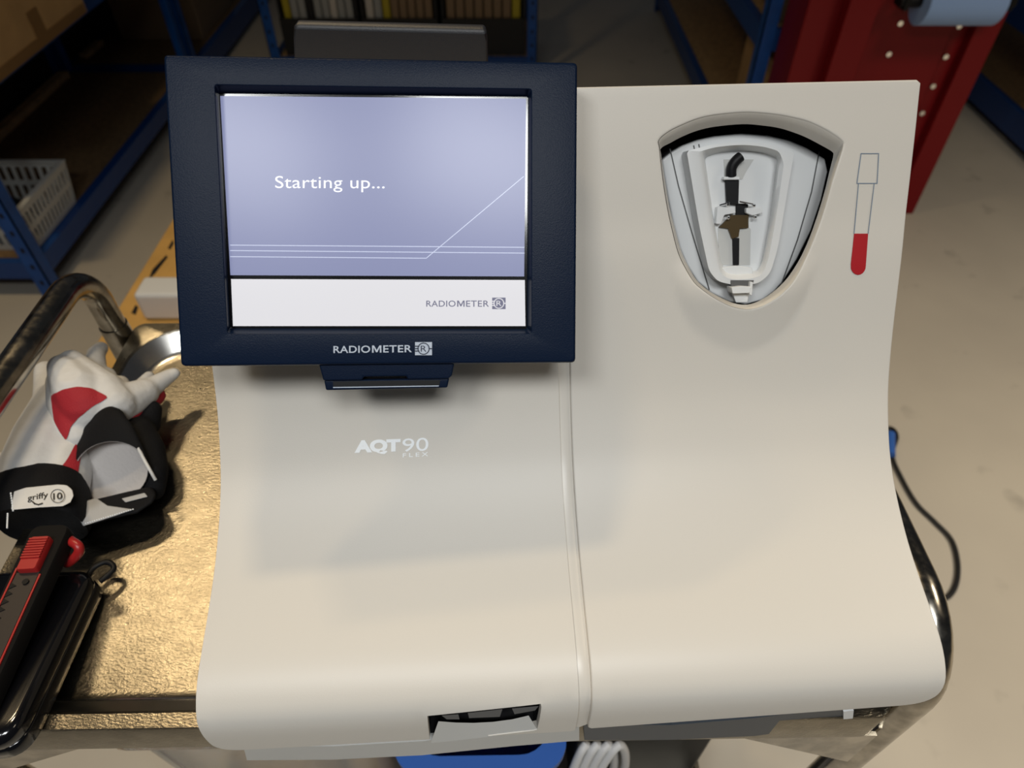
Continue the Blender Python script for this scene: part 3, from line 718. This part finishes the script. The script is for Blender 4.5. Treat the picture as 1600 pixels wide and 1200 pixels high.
def patch(src, poly, off, facing=0.0):
    """a cloth panel sewn over the part of the skin whose photo position lies in poly"""
    me = bpy.data.meshes.new('p'); me.from_pydata(src.v, [], src.f); me.update()
    nrm = [v.normal.copy() for v in me.vertices]; bpy.data.meshes.remove(me)
    out = MB(); mp = {}
    for f_ in src.f:
        c = sum((src.v[i] for i in f_), Vector())/len(f_); n_ = sum((nrm[i] for i in f_), Vector())
        if n_.dot(EYE-c) > facing*n_.length and inside(to_px(c), poly):
            g = []
            for i in f_:
                if i not in mp: mp[i] = len(out.v); out.v.append(src.v[i] + nrm[i]*off)
                g.append(mp[i])
            out.f.append(tuple(g))
    # keep the one connected panel
    par = list(range(len(out.v)))
    def find(a):
        while par[a] != a: par[a] = par[par[a]]; a = par[a]
        return a
    for f_ in out.f:
        for i in f_[1:]: par[find(i)] = find(f_[0])
    cnt = {}
    for f_ in out.f: cnt[find(f_[0])] = cnt.get(find(f_[0]), 0) + 1
    top_ = max(cnt, key=cnt.get); keep = [f_ for f_ in out.f if find(f_[0]) == top_]; used = sorted({i for f_ in keep for i in f_}); ix = {i: k for k, i in enumerate(used)}
    r_ = MB(); r_.v = [out.v[i] for i in used]; r_.f = [tuple(ix[i] for i in f_) for f_ in keep]
    # even out the cut edge
    ec = {}
    for f_ in r_.f:
        for a, b in zip(f_, f_[1:] + f_[:1]): k_ = (min(a, b), max(a, b)); ec[k_] = ec.get(k_, 0) + 1
    nb = {}
    for (a, b), c in ec.items():
        if c == 1: nb.setdefault(a, []).append(b); nb.setdefault(b, []).append(a)
    for _ in range(10):
        new = {i: (r_.v[i] + sum((r_.v[j] for j in n_), Vector())) / (1 + len(n_)) for i, n_ in nb.items()}
        for i, p in new.items(): r_.v[i] = p
    return r_
# lower glove
GB = thing('work_glove', 'lower white work glove with printed white strap on its black cuff', 'glove', PZ(70, 740, ZT), 0, 'pair of work gloves')
skB = solid_blob([
    [(98,635,.034,.026),(76,690,.034,.030),(58,735,.032,.030),(52,775,.030,.027)],
    [(110,660,.036,.022),(100,720,.032,.024),(90,770,.028,.024)],
    [(84,640,.036,.018),(76,605,.034,.013),(72,580,.030,.011)],
    [(108,640,.040,.018),(120,600,.030,.012),(122,580,.024,.011)],
    [(52,735,.030,.018),(20,732,.026,.013),(-6,724,.022,.011)],
])
link('leather', skB, M['leather'], GB, smooth=True, angle=180)
p_ = patch(skB, [(118,690),(128,700),(118,755),(70,750),(84,738),(100,728)], .0008); link('red_panel', p_, M['redcloth'], GB, smooth=True, angle=180)
def cuff_ring(cx, cy, cz, rx, rz, tilt, n=28):
    c = PZ(cx, cy, ZT + cz); out = []
    for k in range(n):
        a = 2*math.pi*k/n; e = 2.6; ca, sa = math.cos(a), math.sin(a)
        X_ = math.copysign(abs(ca)**(2/e), ca)*rx; Z_ = math.copysign(abs(sa)**(2/e), sa)*rz
        out.append(c + Vector((X_*math.cos(tilt), X_*math.sin(tilt) , Z_)) )
    return out
rg = [cuff_ring(72,752,.031,.033,.025,.06), cuff_ring(68,765,.031,.036,.029,.06), cuff_ring(66,790,.031,.0365,.030,.06), cuff_ring(64,812,.030,.0365,.029,.06), cuff_ring(64,822,.029,.034,.026,.06), cuff_ring(64,816,.029,.030,.022,.06)]
link('cuff', MB().loft(rg), M['blackcloth'], GB, smooth=True, angle=60)
def LZ(z): return lambda x, y: PZ(x, y, ZT+z)
lab = [(22,768),(40,762),(90,757),(104,758),(113,765),(115,775),(110,785),(98,791),(60,793),(17,797)]
lab = resample(lab, 60)
def labz(x, y, e=0): # strap follows the cuff: level on top, rolling down at the far edge
    return PZ(x, y, ZT + .0615 + e - .00002*max(0, x-95)**2*.2)
mb = MB().loft([[labz(x, y, -.008) for x, y in lab], [labz(x, y, 0) for x, y in lab]])
ST = link('strap', mb, M['leather'], GB, bevel=.0006)
mb = MB(); ft = lambda x, y: labz(x, y, .0004)
put_text(mb, 'griffy', (43,785.5), (75,780), (43,773.5), ft, 0.012)
n = 28; c_, r1, r2 = (90, 775), 11.2, 10.2
mb.add([ft(c_[0]+r*math.cos(2*math.pi*k/n), c_[1]+r*.97*math.sin(2*math.pi*k/n)) for r in (r1, r2) for k in range(n)], [(k, (k+1) % n, n+(k+1) % n, n+k) for k in range(n)])
put_text(mb, '10', (83,781), (97,779.5), (83,770.5), ft, 0.01)
ribbon(mb, [(51,784),(54,787),(60,788.5),(66,786.5)], 2.2, ft)
link('strap_print', mb, M['ink_k'], ST)
mb = MB()
for x0, y0, x1, y1 in ((17,770,21,800), (12,802,11,826)):
    for k in range(8):
        t_ = k/8; x, y = x0+(x1-x0)*t_, y0+(y1-y0)*t_; mb.tube([PZ(x, y, ZT+.0615-.0), PZ(x, y+2.2, ZT+.0615)], .0006, 6)
link('stitching', mb, M['ink_w'], GB)
# upper glove
GA = thing('work_glove', 'upper white work glove with red knuckle panel and open black cuff', 'glove', PZ(160, 690, ZT), 0, 'pair of work gloves')
skA = solid_blob([
    [(96,574,.066,.012),(108,588,.068,.017),(124,610,.066,.021),(142,638,.056,.023)],
    [(112,566,.064,.012),(136,590,.064,.016),(164,612,.060,.018),(180,632,.056,.018)],
    [(94,598,.058,.012),(106,632,.054,.017),(118,664,.049,.016),(124,682,.045,.014)],
    [(172,640,.052,.020),(200,626,.048,.017),(226,613,.044,.013)],
    [(205,624,.045,.014),(240,603,.042,.0095),(262,589,.040,.0072),(273,583,.040,.0055)],
    [(150,600,.046,.012),(148,572,.044,.0105),(150,553,.040,.0085),(158,544,.034,.007)],
    [(160,606,.044,.011),(166,588,.040,.0095)],
    [(180,616,.042,.011),(188,600,.036,.0085)],
    [(205,622,.040,.010),(222,600,.032,.0065),(233,588,.028,.0055)],
], .0016, 9)
link('leather', skA, M['leather'], GA, smooth=True, angle=180)
p_ = patch(skA, [(80,618),(98,609),(120,604),(142,607),(172,621),(150,632),(128,648),(112,664),(104,690),(86,660)], .0008)
link('red_panel', p_, M['redcloth'], GA, smooth=True, angle=180)
mb = MB()
for pl in ([(86,610),(112,602),(138,604),(170,618)], [(104,670),(120,652),(150,634),(195,606)]):
    pass
# open cuff: outer and inner skins between two slanted rings, opening towards the viewer
def oval(cx, cy, cz, rx, ry, rot, lean, n=36, sc=1.0):
    c = PZ(cx, cy, ZT + cz); out = []
    for k in range(n):
        a = 2*math.pi*k/n; X_, Y_ = rx*sc*math.cos(a), ry*sc*math.sin(a)
        x, y = X_*math.cos(rot)-Y_*math.sin(rot), X_*math.sin(rot)+Y_*math.cos(rot)
        out.append(c + Vector((x, y, y*lean)))
    return out
L_ = 1.0
oA = [oval(150,682,.044,.026,.010,.50,1.5), oval(153,692,.043,.030,.012,.46,1.6), oval(162,712,.040,.0335,.0135,.30,1.7), oval(173,736,.036,.034,.014,.10,1.8)]
iA = [oval(173,736,.036,.034,.014,.10,1.8,sc=.91), oval(162,712,.040,.033,.0135,.30,1.7,sc=.86), oval(155,698,.043,.031,.012,.42,1.6,sc=.78)]
lipA = oval(173,737.5,.036,.034,.014,.10,1.8,sc=.955)
link('cuff', MB().loft(oA + [lipA], True, False), M['blackcloth'], GA, smooth=True, angle=70)
link('cuff_lining', MB().loft([lipA] + iA, False, True), M['lining'], GA, smooth=True, angle=70)
# wrist flap with silver patches, black
fl = [(118,792),(150,780),(200,768),(236,760),(246,772),(238,786),(214,802),(170,812),(138,822),(120,812)]
mb = MB().loft([[PZ(x, y, ZT+.008) for x, y in fl], [PZ(x, y, ZT+.030) for x, y in fl]]); FL = link('wrist_flap', mb, M['blackcloth'], GA, bevel=.004)
mb = MB()
for pl in ([(113,790),(150,778),(168,790),(209,796),(180,806),(130,822)], [(190,779),(226,770),(231,776),(196,785)]):
    mb.loft([[PZ(x, y, ZT+.029) for x, y in pl], [PZ(x, y, ZT+.0312) for x, y in pl]])
link('silver_patch', mb, M['greycloth'], GA, bevel=.0006)
mb = MB()
for k in range(22):
    t_ = k/21; x, y = 118+(180-118)*0+14*t_, 794+26*t_
    x2, y2 = 133+74*t_, 820-22*t_
    mb.tube([PZ(x2, y2-2, ZT+.0316), PZ(x2+1.8, y2-2.6, ZT+.0316)], .0005, 6)
link('stitching', mb, M['ink_w'], GA)
# red backhand side hanging beyond the cuff
mb = solid_blob([[(196,655,.040,.012),(218,634,.036,.012),(244,618,.030,.009)]], .0026, 3)
link('red_backhand', mb, M['redcloth'], GA, smooth=True, angle=180)
mb = solid_blob([[(216,676,.034,.015),(232,702,.030,.014),(241,736,.024,.012),(242,766,.013,.009)], [(206,690,.022,.016),(228,662,.028,.013),(238,640,.034,.009)]], .0026, 4)
link('black_backhand', mb, M['blackcloth'], GA, smooth=True, angle=180)
link('piping', MB().tube(bezier([PZ(216,700,ZT+.054), PZ(224,716,ZT+.049), PZ(234,734,ZT+.044), PZ(243,750,ZT+.036)], 6), .0013, 8), M['leather'], GA, smooth=True)

# ------------------------------------------------------------------ right-hand floor cable
o = thing('power_cable', 'thin black cable with blue plug looping on the floor right of the trolley', 'cable', PZ(1450, 800, 0))
pts = bezier([PZ(1372,676,.005), PZ(1391,669,.006), PZ(1401,682,.012), PZ(1394,712,.008), PZ(1410,750,.006), PZ(1432,787,.006), PZ(1460,815,.006), PZ(1486,843,.006), PZ(1496,876,.006), PZ(1495,908,.006), PZ(1484,930,.006), PZ(1465,937,.006), PZ(1440,925,.006)], 8)
link('cord', MB().tube(pts, .0055, 10), M['cable'], o, smooth=True)
link('plug', MB().tube([PZ(1391,678,.015), PZ(1391,712,.015)], .012, 14), M['bluebin'], o, smooth=True, angle=40)

# ------------------------------------------------------------------ shelving
def holes_post(mb, x, y, z0, z1, wx, wy): mb.box((x, y, z0), (x+wx, y+wy, z1))
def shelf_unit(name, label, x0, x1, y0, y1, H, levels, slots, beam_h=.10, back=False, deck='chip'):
    """boltless unit: four angle posts, two long and two short beams and a chipboard deck per level"""
    o = thing(name, label, 'shelf', ((x0+x1)/2, (y0+y1)/2, 0)); w_, t_ = .045, .004
    for x, sx in ((x0, 1), (x1, -1)):
        for y, sy in ((y0, 1), (y1, -1)):
            mb = MB(); mb.box((min(x, x+sx*w_), min(y, y+sy*t_), 0), (max(x, x+sx*w_), max(y, y+sy*t_), H)); mb.box((min(x, x+sx*t_), min(y, y+sy*w_), 0), (max(x, x+sx*t_), max(y, y+sy*w_), H))
            P_ = link('post', mb, M['blue'], o)
            if slots and x == (x1 if slots == 'r' else x) and y == y0:
                for k in range(int(min(H, .8)/.06)):
                    z = .05 + k*.06; link('slot', MB().box((x+sx*.017, y-.0006, z), (x+sx*.027, y-.0002, z+.016)), M['black'], P_)
    for z in levels:
        for x, sx in ((x0, 1), (x1, -1)):
            link('long_beam', MB().box((min(x+sx*.005, x+sx*.035), y0+.046, z-beam_h), (max(x+sx*.005, x+sx*.035), y1-.046, z)), M['navybeam'], o)
        for y, sy in ((y0, 1), (y1, -1)):
            link('short_beam', MB().box((x0+.046, min(y+sy*.005, y+sy*.03), z-beam_h), (x1-.046, max(y+sy*.005, y+sy*.03), z)), M['navybeam'], o)
        link('deck', MB().box((x0+.036, y0+.031, z-.020), (x1-.036, y1-.031, z+.002)), M[deck], o)
    if back: link('shade_sheet', MB().box((x0-.006, y0+.01, .02), (x0-.001, y1-.01, H)), M['shadeblack'], o)  # added dark sheet: the darkness behind the shelf, put in as a surface
    return o
shelf_unit('shelf_unit', 'blue steel shelf unit at left with white basket on its lowest board', -2.05, -1.445, 1.735, 3.20, 2.0, [.13, .633, 1.2, 1.8], 'r', .06, True, 'shadedeck')
shelf_unit('shelf_unit', 'blue steel shelf unit at left beyond the basket, further down the aisle', -2.05, -1.445, 3.24, 4.70, 2.0, [.13, .60, 1.2, 1.8], None, .10, True, 'shadedeck')
shelf_unit('shelf_unit', 'blue steel shelf unit holding dark crates behind the touchscreen', -1.13, .115, 3.36, 3.92, 2.0, [.12, 1.25, 1.8], 'b', .06)
shelf_unit('shelf_unit', 'blue steel shelf unit behind the red cabinet', .83, 1.42, 2.44, 4.40, 2.0, [.12, .56, 1.15, 1.8], None, .07)
shelf_unit('shelf_unit', 'blue steel shelf unit at right edge beyond the red cabinet', 2.07, 2.65, 2.2, 4.6, 2.0, [.13, .46, 1.1, 1.8], None)

def carton(label, x0, x1, y0, y1, z0, z1, m, tape=None, name='cardboard_box'):
    o = thing(name, label, 'box', ((x0+x1)/2, (y0+y1)/2, z0))
    link('carton', MB().box((x0, y0, z0), (x1, y1, z1)), m, o, bevel=.004)
    if tape:
        for lo, hi in tape: link('tape', MB().box(lo, hi), M['tape'], o)
    return o
# box on the upper left board, overhanging the beam
ym = 2.36
carton('big brown cardboard box with tape on upper board of the left shelf', -1.97, -1.345, 1.80, 2.38, .6355, 1.06, M['card'], [((-1.3449, 2.07, .665), (-1.3440, 2.13, .73)), ((-1.3449, 1.81, .637), (-1.3440, 2.37, .665))])  # short strip is tape; long lower one paints the dark bottom crease
carton('dark brown cardboard box on lowest board of the far left shelf', -1.90, -1.50, 3.56, 4.05, .1325, .50, M['brownbox'])
mb = MB().box((-2.0, 1.80, .1325), (-1.955, 3.12, .160)); tag(link('wooden_lath', mb, M['wood'], origin=(-1.98, 2.2, .1325), bevel=.003), 'pale wooden lath lying at the back of the lowest left board', 'lath')
mb = MB().box((-2.0, 3.32, .1325), (-1.96, 3.50, .155)); tag(link('wooden_lath', mb, M['wood'], origin=(-1.98, 3.4, .1325), bevel=.003), 'short wooden offcut at the back of the far left shelf board', 'lath')
# slotted basket
def basket(x0, x1, y0, y1, z0, z1):
    o = thing('slotted_basket', 'white slotted plastic basket with black things on lowest left shelf board', 'basket', ((x0+x1)/2, (y0+y1)/2, z0))
    e = .018; mb = MB()
    mb.box((x0+e, y0+e, z0), (x1-e, y1-e, z0+.004))
    def wall(p0, p1, q0, q1, n):   # bottom edge p0-p1, top edge q0-q1, with two rows of slots left open
        p0, p1, q0, q1 = map(Vector, (p0, p1, q0, q1)); nrm = (p1-p0).cross(q0-p0).normalized()*.003
        def cell(a0, a1, b0, b1):
            f_ = lambda a, b: (p0.lerp(p1, a)).lerp(q0.lerp(q1, a), b); c = [f_(a0,b0), f_(a1,b0), f_(a1,b1), f_(a0,b1)]
            mb.prism(c, [v + nrm for v in c])
        cell(0, 1, 0, .12); cell(0, 1, .44, .56); cell(0, 1, .88, 1)
        for lo, hi in ((.12, .44), (.56, .88)):
            for k in range(n + 1):
                a = k/n; cell(max(0, a-.22/n), min(1, a+.22/n), lo, hi)
    wall((x1-e, y0+e, z0), (x1-e, y1-e, z0), (x1, y0, z1), (x1, y1, z1), 13); wall((x0+e, y0+e, z0), (x0+e, y1-e, z0), (x0, y0, z1), (x0, y1, z1), 13)
    wall((x0+e, y0+e, z0), (x1-e, y0+e, z0), (x0, y0, z1), (x1, y0, z1), 16); wall((x0+e, y1-e, z0), (x1-e, y1-e, z0), (x0, y1, z1), (x1, y1, z1), 16)
    link('basket_body', mb, M['basket'], o)
    rim = MB(); w_ = .014
    rim.box((x0-.004, y0-.004, z1), (x1+.004, y0+w_, z1+.006)).box((x0-.004, y1-w_, z1), (x1+.004, y1+.004, z1+.006)).box((x0-.004, y0+w_, z1), (x0+w_, y1-w_, z1+.006)).box((x1-w_, y0+w_, z1), (x1+.004, y1-w_, z1+.006))
    link('rim', rim, M['basket'], o, bevel=.002)
basket(-1.93, -1.463, 1.79, 2.10, .1325, .272)
mb = MB().tube(bezier([(-1.72,1.86,.165), (-1.66,1.95,.175), (-1.60,1.99,.172), (-1.56,2.0,.165)], 6), [.028]*4+[.034]*8+[.026]*7, 14)
tag(link('cable_coil', mb, M['cable'], origin=(-1.64, 1.95, .137), smooth=True), 'black bundled cable lying inside the white basket', 'cable')
mb = MB().box((-1.60, 1.84, .138), (-1.52, 1.93, .185)); tag(link('grey_adapter', mb, M['grey'], origin=(-1.56, 1.89, .138), bevel=.006), 'pale grey plastic block inside the white basket', 'adapter')
# dark crates with narrow boxes on the middle shelf
yc = 3.38
xs = [(-1.04, -.72), (-.665, -.36), (-.30, .04)]
names = ['left of three', 'middle of three', 'right of three']
pal = [['yellow','palebox','palebox','rackdark','palebox','palebox','whitebox','palebox','palebox'], ['whitebox','palebox','yellow','brownbox','brownbox','brownbox','brownbox','brownbox'], ['brownbox','brownbox','brownbox','brownbox','brownbox','brownbox','brownbox','yellow']]
cn = dict(yellow='yellow', palebox='pale grey', rackdark='black', whitebox='whitish', brownbox='brown')
ZC = .1225
for gi, (xa, xb) in enumerate(xs):
    o = thing('dark_crate', 'dark open crate of upright boxes behind the touchscreen, %s' % names[gi], 'crate', ((xa+xb)/2, 3.55, ZC), 0, 'dark crates on the middle shelf')
    mb = MB().box((xa-.02, yc+.01, ZC), (xb+.02, yc+.36, ZC+.012)).box((xa-.02, yc+.01, ZC+.012), (xb+.02, yc+.022, ZC+.160)).box((xa-.02, yc+.022, ZC+.012), (xa-.008, yc+.36, ZC+.40)).box((xb+.008, yc+.022, ZC+.012), (xb+.02, yc+.36, ZC+.40)).box((xa-.008, yc+.348, ZC+.012), (xb+.008, yc+.36, ZC+.40))
    link('crate_body', mb, M['rackdark'], o)
    n = len(pal[gi]); w_ = (xb-xa)/n; first = None
    for k, c in enumerate(pal[gi]):
        h = .34 + .02*random.random() if c != 'brownbox' else .335
        mb = MB().box((-w_*.42, 0, 0), (w_*.42, .24, h))
        b = link('narrow_box', mb, M[c], bevel=.002); b.location = (xa + w_*(k+.5), yc+.03, ZC+.0125)
        same = [q for q in range(n) if pal[gi][q] == c]
        if len(same) == 1: lb = 'narrow upright %s box in the %s crates behind the touchscreen' % (cn[c], names[gi].replace(' of three', '') )
        else: lb = '%s narrow %s box from left in the %s dark crate' % (['first','second','third','fourth','fifth','sixth','seventh','eighth'][same.index(k)], cn[c], names[gi].replace(' of three', ''))
        tag(b, lb.replace('crates behind', 'crate behind'), 'box', 'narrow boxes in the dark crates')
# cartons on the right shelf
carton('plain brown carton on second board of shelf behind red cabinet', .90, 1.10, 2.50, 2.80, .5635, .86, M['brownbox'])
carton('light brown carton on second board, half hidden by red cabinet', 1.13, 1.36, 2.50, 2.80, .5635, .86, M['card'])
carton('tan carton on lowest board of shelf behind red cabinet', .93, 1.32, 2.52, 2.90, .1235, .42, M['card'])
carton('grey white carton on second board of the far right shelf', 2.12, 2.5, 2.55, 2.95, .4635, .80, M['whitebox'])

# ------------------------------------------------------------------ red cabinet with paper roll
RX0, RX1, RY = .885, 1.47, 2.235
RC = thing('red_cabinet', 'red steel cabinet with screwed front panel, standing behind the analyzer at right', 'cabinet', ((RX0+RX1)/2, RY+.1, 0))
link('cabinet_shell', MB().box((RX0, RY+.02, 0), (RX1, RY+.19, .78)), M['redsteel'], RC, bevel=.004)
link('side_flange', MB().box((RX1-.075, RY-.015, 0), (RX1, RY+.0195, .78)), M['redsteel'], RC, bevel=.003)
link('front_panel', MB().box((RX0+.20, RY, .01), (RX1-.135, RY+.0195, .77)), M['redsteel'], RC, bevel=.003)
link('left_rib', MB().box((RX0+.10, RY-.03, 0), (RX0+.19, RY+.0195, .78)), M['redsteel'], RC, bevel=.003)
for x, y in ((1406,36),(1388,84),(1498,40),(1477,88),(1457,134),(1440,176)):
    p = PY(x, y, RY); link('screw', MB().tube([p+Vector((0,.004,0)), p-Vector((0,.006,0))], .0078, 12), M['chrome'], RC, smooth=True, angle=40)
PR = thing('paper_roll', 'light blue paper roll on a black rod at top of the red cabinet', 'paper roll', (1.36, RY-.06, .78))
pc0, pc1 = PY(1440, -2, RY-.07), PY(1556, 6, RY-.07); zc = (pc0.z+pc1.z)/2
pa, pb = Vector((pc0.x, RY-.07, zc)), Vector((pc1.x, RY-.07, zc))
link('paper', MB().tube([pa, pb], .062, 32), M['paper'], PR, smooth=True, angle=40)
link('rod', MB().tube([pa-Vector((.06,0,0)), pb+Vector((.05,0,0))], .016, 16), M['black'], PR, smooth=True, angle=40)
mb = MB()
for x in (pa.x-.05, pb.x+.03): link('bracket', MB().box((x, RY-.09, zc-.02), (x+.012, RY-.0155, zc+.02)), M['black'], PR)

# ------------------------------------------------------------------ carton and white profile behind the trolley
o = carton('orange brown carton with dark print on floor behind left end of trolley', -.855, -.15, .80, 1.52, .0, .428, M['card2'], None)
mb = MB()
for q in ([(232,437),(238,421),(260,398),(262,402),(242,428)], [(205,489),(212,476),(216,480),(212,492)], [(262,388),(270,374),(272,380),(266,390)]):
    link('carton_print', MB().add([PZ(x, y, .4285) for x, y in q], [tuple(range(len(q)))]), M['ink_k'], o)
bx = [(-.785,1.122,.4285),(-.785,1.185,.4285),(-.775,1.185,.495),(-.785,1.135,.500)]
mb = MB().box((-.782, 1.124, .4288), (-.22, 1.19, .498)); tag(link('white_box', mb, M['white'], origin=(-.5, 1.157, .4288), bevel=.010), 'long white plastic box lying on the orange brown carton', 'box')
